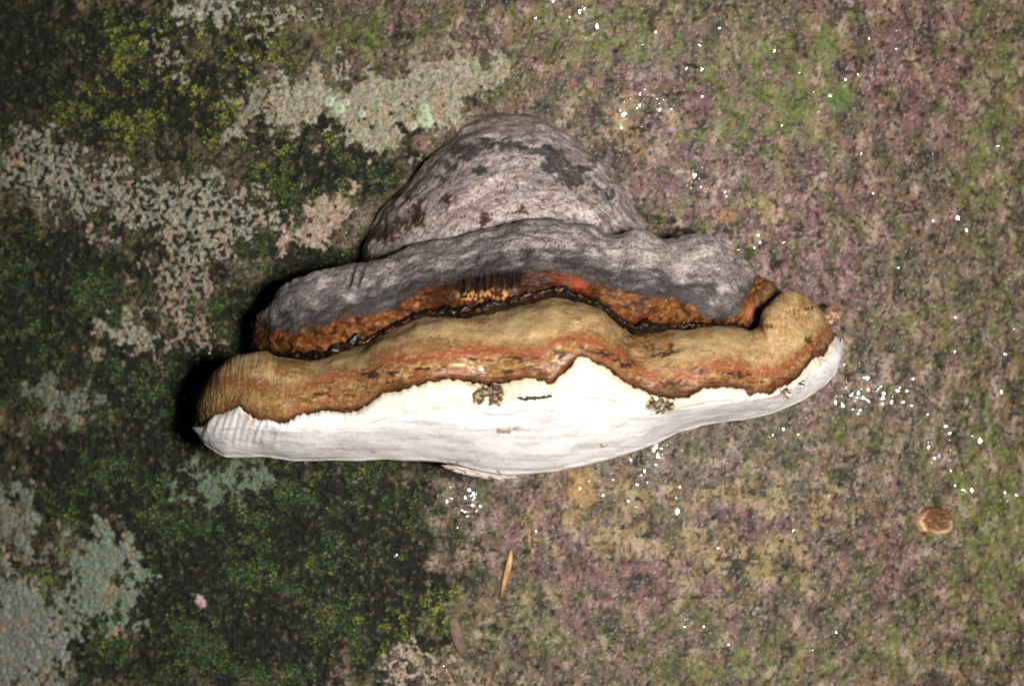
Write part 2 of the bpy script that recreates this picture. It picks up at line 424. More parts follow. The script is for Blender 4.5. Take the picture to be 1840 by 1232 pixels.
def curve(pts, sm=5.0):
    p = np.array(pts, float)
    xs = np.arange(p[0, 0], p[-1, 0] + .25, .5)
    ys = np.interp(xs, p[:, 0], p[:, 1])
    if sm > 0:
        k = int(sm * 2 * 3); g = np.exp(-.5 * (np.arange(-k, k + 1) / (sm * 2)) ** 2); g /= g.sum()
        yp = np.pad(ys, k, mode='reflect', reflect_type='odd')
        ys = np.convolve(yp, g, 'valid')
    return xs, ys
def catmull(kn, V, n):
    """rows kn (K, m) at knots -> n samples, also returning the knot position"""
    kn = np.asarray(kn, float); K = len(kn)
    t = np.linspace(0, K - 1, n) if V is None else V
    i = np.clip(np.floor(t).astype(int), 0, K - 2); f = (t - i)[:, None]
    p0 = kn[np.maximum(i - 1, 0)]; p1 = kn[i]; p2 = kn[i + 1]; p3 = kn[np.minimum(i + 2, K - 1)]
    return .5 * ((2 * p1) + (-p0 + p2) * f + (2 * p0 - 5 * p1 + 4 * p2 - p3) * f**2 + (-p0 + 3 * p1 - 3 * p2 + p3) * f**3), t

def loft(top, bot, rows, nu, nv, dend, power=.75, wrap=40, back=.07, wave=None, endbulge=0.0, calm=0.0, calm_low=0.0):
    """rows: (t between the two traced edges, extra photo px downwards, depth in m at the middle)"""
    tx, ty = top; bx, by = bot
    th = np.radians(np.linspace(-wrap, 180 + wrap, nu))
    f = (1 - np.cos(th)) / 2; s = np.sin(th)
    Rw, vk = catmull(rows, None, nv)
    t, offp, k = Rw[:, 0], Rw[:, 1], Rw[:, 2]
    pxt = tx[0] + (tx[-1] - tx[0]) * f; pxb = bx[0] + (bx[-1] - bx[0]) * f
    pyt = np.interp(pxt, tx, ty); pyb = np.interp(pxb, bx, by)
    pyt = np.where(th < 0, ty[0], np.where(th > np.pi, ty[-1], pyt)); pyb = np.where(th < 0, by[0], np.where(th > np.pi, by[-1], pyb))   # the hidden ends run straight back into the bark
    PX = pxt[:, None] * (1 - t) + pxb[:, None] * t
    PYT = pyt[:, None] + 0 * t
    if calm > 0:
        xs = np.arange(tx[0], tx[-1], 1.0); ys = np.interp(xs, tx, ty)
        kk = int(calm * 3); gk = np.exp(-.5 * (np.arange(-kk, kk + 1) / calm) ** 2); gk /= gk.sum()
        ys = np.convolve(np.pad(ys, kk, mode='reflect', reflect_type='odd'), gk, 'valid')
        PYT = PYT + np.where(s > 0, np.interp(pxt, xs, ys) - pyt, 0)[:, None] * sst(.08, .5, t)
    PYB = pyb[:, None] + 0 * t
    if calm_low > 0:
        xs = np.arange(bx[0], bx[-1], 1.0); ys = np.interp(xs, bx, by)
        kk = int(calm_low * 3); gk = np.exp(-.5 * (np.arange(-kk, kk + 1) / calm_low) ** 2); gk /= gk.sum()
        ys = np.convolve(np.pad(ys, kk, mode='reflect', reflect_type='odd'), gk, 'valid')
        PYB = PYB + np.where(s > 0, np.interp(pxb, xs, ys) - pyb, 0)[:, None] * sst(.95, .6, t)
    PY = PYT * (1 - t) + PYB * t + offp
    bl = 4 * np.clip(t, 0, 1) * (1 - np.clip(t, 0, 1))
    PX = PX - endbulge * bl * (1 - 2 * f[:, None]) ** 3
    E = np.where(s > 0, np.abs(s) ** power, 0)
    dd = dend + (k - dend) * E[:, None] + np.where(s < 0, back * s, 0)[:, None]
    if wave is not None: dd = dd + wave(PX, np.clip(t, 0, 1)[None, :]) * E[:, None]
    return PX, PY, dd, f[:, None] + 0 * dd, np.clip(t, -1, 2)[None, :] + 0 * dd, th

def gauss(x, c, w): return np.exp(-.5 * ((x - c) / w) ** 2)

dome_top = curve([(650, 452), (654, 441), (670, 408), (695, 369), (730, 327), (756, 301), (796, 258), (828, 229), (861, 211), (893, 204), (942, 202), (975, 210), (1008, 225), (1037, 245), (1073, 278), (1099, 307), (1122, 333), (1140, 372), (1160, 402), (1166, 430)], 6)
grey_top = curve([(455, 582), (459, 573), (474, 554), (497, 525), (527, 501), (572, 489), (609, 478), (657, 471), (690, 462), (740, 443), (796, 431), (845, 420), (893, 407), (926, 398), (960, 395), (991, 395), (1034, 401), (1070, 408), (1089, 420), (1109, 421), (1138, 414), (1168, 417), (1197, 430), (1217, 427), (1249, 419), (1281, 427), (1314, 445), (1334, 465), (1355, 488), (1379, 502), (1391, 520), (1396, 536)], 3)
tan_top = curve([(364, 706), (369, 690), (378, 673), (392, 657), (410, 644), (425, 637), (448, 634), (478, 629), (500, 640), (545, 645), (571, 644), (601, 635), (657, 618), (676, 607), (713, 588), (751, 569), (796, 565), (838, 568), (893, 558), (942, 545), (993, 530), (1034, 538), (1083, 553), (1111, 578), (1139, 592), (1184, 592), (1237, 593), (1281, 584), (1330, 588), (1350, 596), (1363, 580), (1372, 556), (1387, 535), (1411, 521), (1436, 526), (1468, 546), (1484, 571), (1494, 600)], 3)
border = curve([(356, 765), (362, 768), (381, 749), (415, 737), (430, 727), (441, 741), (467, 754), (512, 759), (545, 745), (583, 739), (631, 742), (657, 730), (687, 707), (732, 698), (769, 687), (807, 681), (844, 685), (874, 691), (905, 689), (945, 681), (977, 684), (987, 692), (1006, 676), (1026, 659), (1034, 645), (1046, 641), (1062, 650), (1095, 664), (1127, 690), (1168, 709), (1200, 716), (1233, 713), (1257, 703), (1281, 695), (1322, 697), (1350, 708), (1387, 705), (1419, 688), (1444, 668), (1456, 648), (1480, 636), (1493, 619), (1498, 600)], 1.8)
white_bot = curve([(352, 770), (366, 797), (385, 812), (403, 820), (471, 818), (527, 827), (601, 827), (676, 825), (743, 825), (781, 829), (825, 838), (863, 846), (896, 852), (920, 853), (945, 852.5), (1001, 848), (1070, 832), (1127, 814), (1176, 798), (1217, 778), (1265, 763), (1338, 753), (1387, 741), (1440, 717), (1484, 692), (1505, 664), (1515, 632), (1513, 612)], 3)
grey_orange = curve([(455, 578), (489, 590), (534, 594), (583, 582), (624, 569), (676, 562), (713, 551), (754, 522), (770, 514), (822, 504), (880, 493), (936, 487), (975, 480), (1021, 486), (1056, 503), (1089, 514), (1144, 530), (1204, 535), (1237, 546), (1265, 567), (1290, 577), (1322, 563), (1342, 534), (1359, 498), (1400, 480)], 3)
red_line = curve([(356, 690), (430, 690), (520, 712), (601, 680), (650, 670), (698, 646), (788, 643), (863, 630), (937, 637), (980, 632), (1010, 610), (1060, 608), (1120, 640), (1160, 675), (1200, 690), (1250, 672), (1300, 655), (1350, 672), (1400, 668), (1450, 630), (1500, 580)], 4)

def tan_wave(px, t):
    return (.007 * gauss(px, 1000, 90) - .011 * gauss(px, 1150, 36) * (1 - .5 * t) + .006 * gauss(px, 1270, 50) - .004 * gauss(px, 1352, 30) * (1 - t)
            + .005 * gauss(px, 1420, 55) * (1 - .4 * t) + .004 * gauss(px, 760, 90) - .003 * gauss(px, 880, 40) - .004 * gauss(px, 600, 60) + .004 * gauss(px, 480, 50))
def grey_wave(px, t):
    return (.006 * gauss(px, 960, 90) - .004 * gauss(px - .25 * 60 * t, 1092, 26) + .005 * gauss(px, 1150, 45) - .004 * gauss(px - 40 * t, 1208, 26) + .007 * gauss(px, 1265, 45)
            + .004 * gauss(px, 570, 60) - .003 * gauss(px, 690, 50))

def finish(name, PX, PY, dd, dispf, colf, mat, label=None, gain=1.0, sat=1.0):
    P = at(PX, PY, dd)
    Nn = grid_normals(P)
    if (Nn[..., 1].mean()) > 0: Nn = -Nn; flip = True
    else: flip = False
    mm = P * 1000
    P = P + Nn * (dispf(mm) * 1e-3)[..., None]
    col, rgh = colf(mm)
    lum = (col @ np.array([.2126, .7152, .0722]))[..., None]
    col = (lum + (col - lum) * sat) * gain
    q = grid_quads(*PX.shape)
    if flip: q = q[:, ::-1]
    o = new_obj(name, make_mesh(name, P - F0, q, col, rgh, mat), fungus)
    if label: o['label'] = label
    return o, P

# --- the old domed cap
crease_bot = (np.linspace(650, 1166, 200), np.interp(np.linspace(650, 1166, 200), *grey_top) + 14)
rows = [(-.02, 6, -.03), (0, 0, -.004), (.10, 0, .014), (.28, 0, .029), (.5, 0, .040), (.72, 0, .047), (.9, 0, .051), (1.0, 4, .050), (1.0, 22, .030)]
PX, PY, dd, f, t, th = loft(dome_top, crease_bot, rows, 420, 200, -.004, .8, wrap=12, back=.08)
def dome_disp(mm):
    x, y, z = mm[..., 0], mm[..., 1], mm[..., 2]
    return 1.5 * fbm(x / 22, y / 22, z / 16, 3) + .13 * fbm(x / 5, y / 5, z / 3.5, 3) + .18 * noise(x / 40, y / 6, z / 3.2) - .12 * sst(.2, .5, fbm(x / 2.2, y / 3, z / 2.2, 2))
def dome_col(mm):
    x, y, z = mm[..., 0], mm[..., 1], mm[..., 2]
    w1 = PX + 14 * fbm(x / 4, y / 4, z / 4, 4); w2 = PY + 12 * fbm(x / 4, y / 4, z / 4 + 50, 4)
    c = np.broadcast_to(lin(150, 135, 132), PX.shape + (3,)).copy()
    c = mix(c, lin(194, 182, 178), sst(-.1, .5, fbm(x / 8, y / 8, z / 6, 4)) * .8)
    c = mix(c, lin(98, 88, 86), sst(-.1, .5, fbm(x / 6, y / 5 + 9, z / 3, 5, .62)) * .75)
    c = mix(c, lin(132, 108, 94), sst(.1, .6, fbm(x / 7, y / 7 + 30, z / 6, 3)) * .4)
    ring = fbm(x / 30, y / 14, (z + .012 * (x - 8) ** 2) / 2.6, 3, .6)
    c = mix(c, lin(92, 86, 88), sst(.1, .55, ring) * .5)
    c = mix(c, lin(196, 184, 180), sst(.15, .55, -ring) * .35)
    c = mix(c, lin(200, 186, 174), sst(.25, .6, fbm(x / 2.5, y / 2.5, z / 1.6, 4)) * .5)
    c = mix(c, lin(84, 76, 72), sst(.2, .7, fbm(x / 3, y / 3, z / 1.4, 4, .65)) * .7)
    c = mix(c, lin(120, 100, 82), sst(250, 205, PY) * .5)
    dk = blobs(w1, w2, [(890, 256, 34, 7), (838, 272, 26, 11), (975, 272, 36, 8), (1002, 298, 26, 13), (1028, 322, 26, 9), (1042, 308, 9, 9), (862, 304, 14, 8), (810, 300, 16, 8, .8), (1000, 282, 10, 10), (1076, 338, 12, 6), (740, 352, 26, 6, .6), (700, 410, 30, 6, .7), (925, 262, 30, 5, .8), (1015, 312, 14, 6), (790, 318, 20, 6, .7), (1095, 350, 10, 6, .8), (1060, 292, 8, 5, .8)])
    c = mix(c, lin(40, 41, 45), sst(.12, .60, dk + .22 * fbm(x / 2.4, y / 2.4, z / 1.6, 4, .6)) * .85)
    bn = blobs(w1, w2, [(748, 386, 16, 20), (690, 424, 26, 10), (802, 360, 12, 8), (866, 392, 10, 11), (938, 380, 6, 9), (720, 400, 12, 14, .8)])
    c = mix(c, lin(108, 76, 56), sst(.25, .55, bn + .1 * fbm(x / 1.6, y / 2, z / 1.6, 3)) * .7)
    c = mix(c, lin(40, 32, 30), sst(.50, .72, bn + .25 * fbm(x / 1.2, y / 1.2, z / 1.2, 3)) * .85)
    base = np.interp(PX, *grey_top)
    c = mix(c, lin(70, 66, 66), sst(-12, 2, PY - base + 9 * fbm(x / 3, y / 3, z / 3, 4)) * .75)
    c = mix(c, lin(52, 40, 34), sst(.48, .62, fbm(x / 1.4, y / 1.4, z / 1.4 + 77, 2)) * .7)
    return c, np.clip(.52 + .15 * fbm(x / 3, y / 3, z / 3, 2), .3, .8)
m_crust = surface_mat('grey_crust', bump=.13, scale=1200, bdist=.0005, var=.26, vscale=1300, spec=.14)
finish('old_cap', PX, PY, dd, dome_disp, dome_col, m_crust, 'mauve-grey dome with charcoal blotches, the oldest growth on top', .95)

# --- grey shelf with its orange-brown lower band
grey_bot = (np.linspace(455, 1396, 400), np.interp(np.linspace(455, 1396, 400), *tan_top) + 3)
rows = [(0, 40, .015), (0, 12, .040), (0, 0, .054), (.22, 0, .069), (.5, 0, .080), (.75, 0, .083), (.92, 0, .079), (1.0, 6, .070), (1.0, 20, .045)]
PX, PY, dd, f, t, th = loft(grey_top, grey_bot, rows, 900, 190, .008, .85, wrap=35, wave=grey_wave)
gshelf = (PX, PY, dd)
def grey_disp(mm):
    x, y, z = mm[..., 0], mm[..., 1], mm[..., 2]
    h = 1.1 * fbm(x / 14, y / 16, z / 7, 3) + .20 * fbm(x / 6, y / 5, z / 2.8, 3) + .05 * fbm(x / 1.6, y / 1.5, z / .9, 2)
    fib = sst(818, 826, PX) * sst(940, 930, PX) * sst(-8, 2, PY - np.interp(PX, *grey_orange)) * sst(34, 20, PY - np.interp(PX, *grey_orange))
    h = h - 1.3 * fib * sst(-.2, .3, (noise(PX / 5.0, PY / 60, 3) + .7 * noise(PX / 13.0, PY / 40, 4)))
    # buckled crust split by the left
    h = h + 1.2 * blobs(PX, PY, [(640, 500, 14, 20)]) - 1.4 * (gauss(PX + .35 * (PY - 500), 632, 2.5) + gauss(PX + .35 * (PY - 500), 648, 2.5)) * gauss(PY, 500, 14)
    lum = sst(.1, .5, fbm(x / 3.4, y / 4, z / 2.5, 2)) * sst(-2, 10, PY - np.interp(PX, *grey_orange))
    return h + .12 * lum
def grey_col(mm):
    x, y, z = mm[..., 0], mm[..., 1], mm[..., 2]
    go = np.interp(PX, *grey_orange) + 7 * fbm(x / 5, y / 5, z / 5, 4) + 3 * noise(x / .9, y / 1, z / 1)
    gt = np.interp(PX, *grey_top); tt = np.interp(PX, *tan_top)
    a = (PY - gt) / np.maximum(go - gt, 12)
    c = np.broadcast_to(lin(144, 132, 131), PX.shape + (3,)).copy()
    c = mix(c, lin(206, 192, 186), sst(-.05, .5, fbm(x / 9, y / 8, z / 4.5, 4)) * .85)
    c = mix(c, lin(40, 39, 43), sst(.36, .85, a + .28 * fbm(x / 8, y / 6, z / 3.5, 4)) * .82)
    c = mix(c, lin(98, 98, 102), sst(620, 470, PX) * .55)
    c = mix(c, lin(206, 192, 182), blobs(PX + 10 * fbm(x / 3, y / 3, z / 3, 3), PY + 10 * fbm(x / 3, y / 3, z / 3 + 9, 3), [(1225, 482, 20, 12), (1150, 445, 50, 16, .8), (1180, 462, 30, 10, .8), (1310, 545, 14, 22, .5), (960, 430, 60, 12, .6)]) ** 1.5)
    wav = 1 - np.abs(fbm(x / 2.8, y / 2.4, z / 1.5, 2)) * 4.5
    c = mix(c, lin(24, 23, 26), sst(.15, .7, wav) * .9 * np.maximum(sst(-.1, .3, fbm(x / 10, y / 10, z / 7, 2)) * .6, gauss(PX, 950, 130) * sst(1.1, .8, a) * sst(-.3, .2, fbm(x / 5, y / 5, z / 4, 2))))
    c = mix(c, lin(112, 92, 74), sst(.25, .6, fbm(x / 4, y / 4, z / 1.5 + 20, 3)) * .45 * sst(.5, .1, a))
    c = mix(c, lin(196, 186, 182), sst(.35, .7, fbm(x / 1.8, y / 1.5, z / .7, 3)) * .45 * sst(.75, .4, a))
    c = mix(c, lin(48, 44, 46), sst(.35, .65, fbm(x / 1.3, y / 1.3, z / .8 + 4, 2)) * .6)
    # orange-brown growth band under the crust
    b = np.broadcast_to(lin(112, 66, 32), PX.shape + (3,)).copy()
    b = mix(b, lin(160, 108, 62), sst(.0, .5, fbm(x / 2.6, y / 2, z / 1.8, 4)) * .8)
    b = mix(b, lin(48, 22, 11), sst(-.1, .4, fbm(x / 5, y / 4, z / 3.5 + 7, 4)) * .8)
    b = mix(b, lin(46, 20, 12), sst(1105, 1060, PX) * sst(745, 790, PX) * .85)
    b = mix(b, lin(156, 66, 28), blobs(PX + 8 * fbm(x / 2.5, y / 2, z / 2, 3), PY + 8 * fbm(x / 2.5, y / 2, z / 2 + 8, 3), [(1040, 509, 20, 10), (1010, 500, 20, 7, .6), (1056, 524, 6, 4), (1150, 575, 20, 10, .5)]) ** 1.4 * .9)
    b = mix(b, lin(216, 156, 92), blobs(PX, PY + 5 * fbm(x / 2, y / 2, z / 2, 3), [(850, 532, 22, 9), (880, 528, 16, 8), (903, 530, 14, 7)]) * sst(-.2, .3, noise(PX / 7, PY / 9, 2)) * .9)
    b = mix(b, lin(196, 126, 84), blobs(PX, PY, [(1350, 560, 12, 10)]) * .9)
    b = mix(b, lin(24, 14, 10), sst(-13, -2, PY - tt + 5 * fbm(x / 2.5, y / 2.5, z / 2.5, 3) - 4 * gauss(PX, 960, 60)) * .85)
    tr = sst(-4, 6, PY - go)
    edge = sst(-9, 0, PY - go) * (1 - tr)
    c = mix(c, lin(52, 44, 42), edge * .7)
    c = mix(c, b, tr)
    rel = PY - np.interp(PX, *grey_orange)
    fib = sst(818, 826, PX) * sst(940, 930, PX) * sst(-10, 0, rel + 5 * noise(PX / 4, 0, 5)) * sst(30, 20, rel + 8 * noise(PX / 5, 0, 6))
    c = mix(c, lin(14, 9, 8), fib * (.6 + .4 * sst(-.25, .15, (noise(PX / 5.0, PY / 60, 3) + .7 * noise(PX / 13.0, PY / 40, 4)))))
    bk = (gauss(PX + .35 * (PY - 500), 632, 2.5) + gauss(PX + .35 * (PY - 500), 648, 2.5)) * gauss(PY, 500, 14)
    c = mix(c, lin(50, 40, 32), bk * .9)
    endb = sst(1368, 1384, PX + .25 * (PY - 500))
    c = mix(c, lin(112, 78, 40), endb * .85)
    rg = .60 + .12 * fbm(x / 3, y / 3, z / 2, 2)
    rg = rg * (1 - tr) + tr * (.58 + .14 * fbm(x / 2, y / 2, z / 2, 2))
    rg = rg + .3 * fib
    return c, np.clip(rg, .16, .9)
finish('grey_shelf', PX, PY, dd, grey_disp, grey_col, m_crust, 'blue-grey wavy crust shelf with an orange-brown glossy band beneath', .70, 1.0)

# --- resinous strip in the groove, its shade painted in near black
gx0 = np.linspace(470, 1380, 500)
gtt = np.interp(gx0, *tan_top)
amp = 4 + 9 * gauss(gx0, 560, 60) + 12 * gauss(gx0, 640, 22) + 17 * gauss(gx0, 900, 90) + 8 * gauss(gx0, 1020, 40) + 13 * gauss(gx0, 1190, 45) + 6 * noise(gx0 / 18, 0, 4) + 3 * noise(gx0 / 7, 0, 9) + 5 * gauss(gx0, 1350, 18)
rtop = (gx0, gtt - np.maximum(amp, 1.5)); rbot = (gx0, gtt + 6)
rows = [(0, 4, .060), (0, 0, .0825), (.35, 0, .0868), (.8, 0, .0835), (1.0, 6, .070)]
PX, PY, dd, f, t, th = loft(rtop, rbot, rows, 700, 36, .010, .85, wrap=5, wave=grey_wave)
def resin_shade_disp(mm):
    x, y, z = mm[..., 0], mm[..., 1], mm[..., 2]
    return 1.5 * sst(-.3, .6, fbm(x / 7.0, y / 6, z / 4, 2)) - 1.1 + .3 * fbm(x / 2.4, y / 2, z / 1.8, 3)
def resin_shade_col(mm):
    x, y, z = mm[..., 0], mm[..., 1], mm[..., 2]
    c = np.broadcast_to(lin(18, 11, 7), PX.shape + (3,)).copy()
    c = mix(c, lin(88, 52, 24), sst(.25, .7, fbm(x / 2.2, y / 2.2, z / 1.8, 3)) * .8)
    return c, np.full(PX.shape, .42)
m_resin_shade = surface_mat('resin_shade', bump=.3, scale=900, bdist=.0005, var=.3, vscale=1200, spec=.35, coat=.0)
finish('resin_shade', PX, PY, dd, resin_shade_disp, resin_shade_col, m_resin_shade, 'wet resinous strip in the groove between crust and margin, near black as painted shade')

# --- ochre margin
rows = [(0, 70, -.01), (0, 22, .045), (0, 5, .066), (0.01, 0, .075), (.12, 0, .087), (.32, 0, .096), (.55, 0, .101), (.78, 0, .1035), (.97, 0, .103), (1.0, 9, .095)]
PX, PY, dd, f, t, th = loft(tan_top, border, rows, 1000, 190, .026, .88, wrap=42, back=.08, wave=tan_wave, endbulge=5, calm_low=16)
def tan_v():
    a = np.interp(PX, *tan_top); b = np.interp(PX, *border)
    return t
def tan_disp(mm):
    x, y, z = mm[..., 0], mm[..., 1], mm[..., 2]
    h = .7 * fbm(x / 18, y / 18, z / 9, 2) + .12 * fbm(x / 4.5, y / 5, z / 3, 3)
    endw = np.maximum(sst(.22, .04, f), sst(.72, .95, f) * .8)
    arc = np.arctan2(mm[..., 1] + 20, mm[..., 0])
    h = h + endw * .14 * noise(f * 300, t * 2.2, 5) + .05 * noise(f * 330, t * 3, 8)
    low = sst(.55, .68, t)
    h = h + low * (.24 * fbm(x / 2.6, y / 3, z / 1.8, 3) + .15) - .5 * gauss(t, .97, .03)
    h = h + .35 * gauss(t + .05 * fbm(x / 9, y / 9, z / 9, 2), .56, .05) * sst(.1, .2, f)
    # folded crease running down from the groove
    h = h - 2.0 * blobs(PX, PY, [(1160, 632, 20, 10), (1200, 622, 18, 8), (1130, 612, 10, 14)]) - 1.2 * gauss(PX - .5 * (PY - 600), 1368, 6) * sst(660, 610, PY)
    return h
def tan_col(mm):
    x, y, z = mm[..., 0], mm[..., 1], mm[..., 2]
    red = np.interp(PX, *red_line); bor = np.interp(PX, *border); tt = np.interp(PX, *tan_top)
    n5 = fbm(x / 6, y / 6, z / 3, 4); nf = fbm(x / 1.8, y / 1.8, z / 1.3, 3); ns = fbm(f * 170, t * 3, 2, 3)
    dr = PY - red + 7 * fbm(x / 4, y / 4, z / 3, 4)
    c = np.broadcast_to(lin(184, 142, 94), PX.shape + (3,)).copy()
    c = mix(c, lin(204, 174, 120), sst(-.1, .5, n5) * .7)
    c = mix(c, lin(128, 104, 64), sst(-.1, .6, fbm(x / 4, y / 4, z / 2.5 + 30, 4)) * .6)
    c = mix(c, lin(142, 120, 84), sst(26, 2, PY - tt) * .5)
    c = mix(c, lin(92, 74, 50), sst(.35, .7, nf) * .25)
    c = mix(c, lin(206, 178, 126), blobs(PX + 25 * n5, PY + 12 * n5, [(930, 585, 80, 20), (800, 590, 60, 16, .8), (1250, 620, 60, 18, .8), (1420, 610, 40, 22, .7), (640, 645, 60, 12, .6)]) * .6)
    c = mix(c, lin(112, 88, 50), sst(.15, .55, ns) * sst(.35, .06, f) * .5)
    c = mix(c, lin(196, 166, 112), sst(.15, .55, -ns) * np.maximum(sst(.3, .06, f), sst(.8, .95, f)) * .5)
    st = blobs(PX + 10 * n5, PY + 8 * nf, [(868, 578, 12, 8), (1172, 612, 34, 16, 1.1), (1135, 606, 14, 12, 1), (520, 660, 32, 16), (785, 618, 44, 12, .9), (690, 640, 30, 8, .6), (1010, 590, 36, 8, .5), (1250, 640, 30, 6, .4), (1405, 590, 12, 9, .6), (560, 690, 60, 9, .7), (465, 690, 30, 10, .8), (1430, 570, 20, 5, .6), (1442, 545, 14, 5, .7)])
    c = mix(c, lin(132, 86, 42), sst(.22, .7, st) * .75)
    c = mix(c, lin(138, 92, 48), sst(-30, -4, dr) * .75)
    mid = sst(.12, .3, f) * 1.0
    c = mix(c, lin(150, 76, 40), gauss(dr, 0, 7) * .9 * (.35 + .65 * mid))
    below = sst(2, 10, dr)
    low = np.broadcast_to(lin(150, 108, 62), PX.shape + (3,)).copy()
    low = mix(low, lin(190, 154, 100), sst(-.05, .5, fbm(x / 3.4, y / 3.4, z / 2, 4)) * .75)
    low = mix(low, lin(142, 76, 38), sst(-.1, .5, fbm(x / 7, y / 6, z / 1.8 + 12, 4)) * .75)
    low = mix(low, lin(44, 26, 15), sst(.14, .40, fbm(x / 8, y / 6, z / 1.9 + 40, 5, .6)) * .9)
    low = mix(low, lin(214, 180, 122), sst(.35, .65, nf) * .5)
    low = mix(low, lin(172, 136, 80), np.maximum(sst(.22, .08, f), 0) * .75)
    c = mix(c, low, below)
    dkl = blobs(PX + 8 * fbm(x / 2, y / 2, z / 2, 3), PY + 8 * fbm(x / 2, y / 2, z / 2 + 5, 3), [(580, 708, 22, 5), (665, 672, 26, 5, .9), (712, 690, 18, 6, .9), (1210, 690, 34, 6), (1128, 655, 22, 6, .8), (1150, 690, 20, 6, .9), (1190, 634, 26, 5, 1), (1206, 622, 8, 8, .9), (1150, 600, 30, 4, .8), (1165, 620, 30, 7, .6), (1090, 640, 26, 5, .7), (1010, 640, 14, 8, .7), (1330, 672, 30, 5, .8), (1395, 692, 16, 6, .8), (1255, 665, 30, 4, .7), (950, 668, 30, 4, .6), (475, 735, 18, 4, .6), (1380, 585, 8, 6), (1452, 612, 12, 6, .9), (1425, 560, 20, 4, .6), (1452, 556, 8, 6, .8)])
    c = mix(c, lin(44, 26, 18), sst(.35, .7, dkl + .18 * nf) * .85)
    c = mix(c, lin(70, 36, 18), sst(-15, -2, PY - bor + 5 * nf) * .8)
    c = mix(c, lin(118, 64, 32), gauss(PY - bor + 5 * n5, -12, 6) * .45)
    fine = 1 - np.abs(fbm(x / 7, y / 7, z / 2.2 + 60, 3)) * 5
    c = mix(c, lin(74, 48, 26), sst(.5, .95, fine) * sst(.1, .5, fbm(x / 12, y / 12, z / 9 + 3, 3)) * .7)
    c = mix(c, lin(208, 184, 136), sst(.3, .65, fbm(x / 2.2, y / 2.2, z / 1.2 + 15, 3)) * .35 * (1 - below))
    gl = blobs(PX, PY, [(870, 655, 24, 24), (800, 660, 50, 10, .6), (910, 660, 40, 12, .7), (1020, 650, 30, 20, .5)])
    rg = .64 + .08 * n5 - below * .04 - .40 * gl
    return c, np.clip(rg, .13, .8)
m_tan = surface_mat('ochre_margin', bump=.12, scale=1100, bdist=.0005, var=.24, vscale=1100, spec=.32)
finish('ochre_margin', PX, PY, dd, tan_disp, tan_col, m_tan, 'ochre to rust-brown rounded margin with wet patches', .70, .97)

# --- white growing rim and pore surface
bx, by = border
scal = 2.2 * noise(bx / 9, 0, 3) + 1.3 * noise(bx / 4, 0, 8) + 2.5 * noise(bx / 26, 0, 5)
wtop = (352 + (bx - bx[0]) / (bx[-1] - bx[0]) * (1513 - 352), by + scal)
wtop = (bx, by + scal)
rows = [(0, 5, .090), (0, 2, .1005), (0, 0, .1045), (.10, 0, .1068), (.24, 0, .1062), (.36, 0, .1040), (.55, 0, .097), (.78, 0, .085), (.95, 0, .072), (1.0, 1, .064), (1.0, -14, .036), (1.0, -30, -.02)]
PX, PY, dd, f, t, th = loft(wtop, white_bot, rows, 1000, 210, .026, .88, wrap=42, back=.08, wave=lambda a, b: tan_wave(a, 1 - .0 * b) * (1 - b * .8), endbulge=8, calm=38)
def white_disp(mm):
    x, y, z = mm[..., 0], mm[..., 1], mm[..., 2]
    lip = np.maximum(sst(.42, .2, t), sst(.9, .5, t) * sst(.22, .08, f))
    endw = np.maximum(sst(.30, .05, f), sst(.70, .9, f))
    h = .45 * fbm(x / 22, y / 20, z / 16, 2) * (1 - .3 * lip) + .06 * fbm(x / 3, y / 3, z / 3, 3)
    h = h + lip * (.10 + .42 * endw) * noise(f * 95 + 1.2 * t, t * .9, 3) + lip * .7 * sst(.8, .92, f) * noise(f * 42 + 1.5 * t, t * 1.5, 13) + .06 * lip * noise(f * 260, t * 1.5, 6)
    h = h - .55 * gauss(t, .36 + .03 * noise(f * 14, 0, 2), .022) * sst(.25, .4, f) * sst(.92, .8, f) * sst(-.3, .3, noise(f * 18, 0, 9))
    h = h + .05 * noise(x / 16, y / 6, z / 2.4) * (1 - lip)
    pit = blobs(PX + 4 * noise(x / 2, y / 2, z / 2), PY + 4 * noise(x / 2, y / 2, z / 2 + 8), PITS)
    h = h - 2.0 * sst(.4, .9, pit)
    return h
PITS = [(880, 702, 26, 10), (860, 713, 11, 13), (888, 718, 11, 10), (1187, 727, 23, 13), (1412, 706, 9, 8), (1440, 690, 8, 6, .7)]
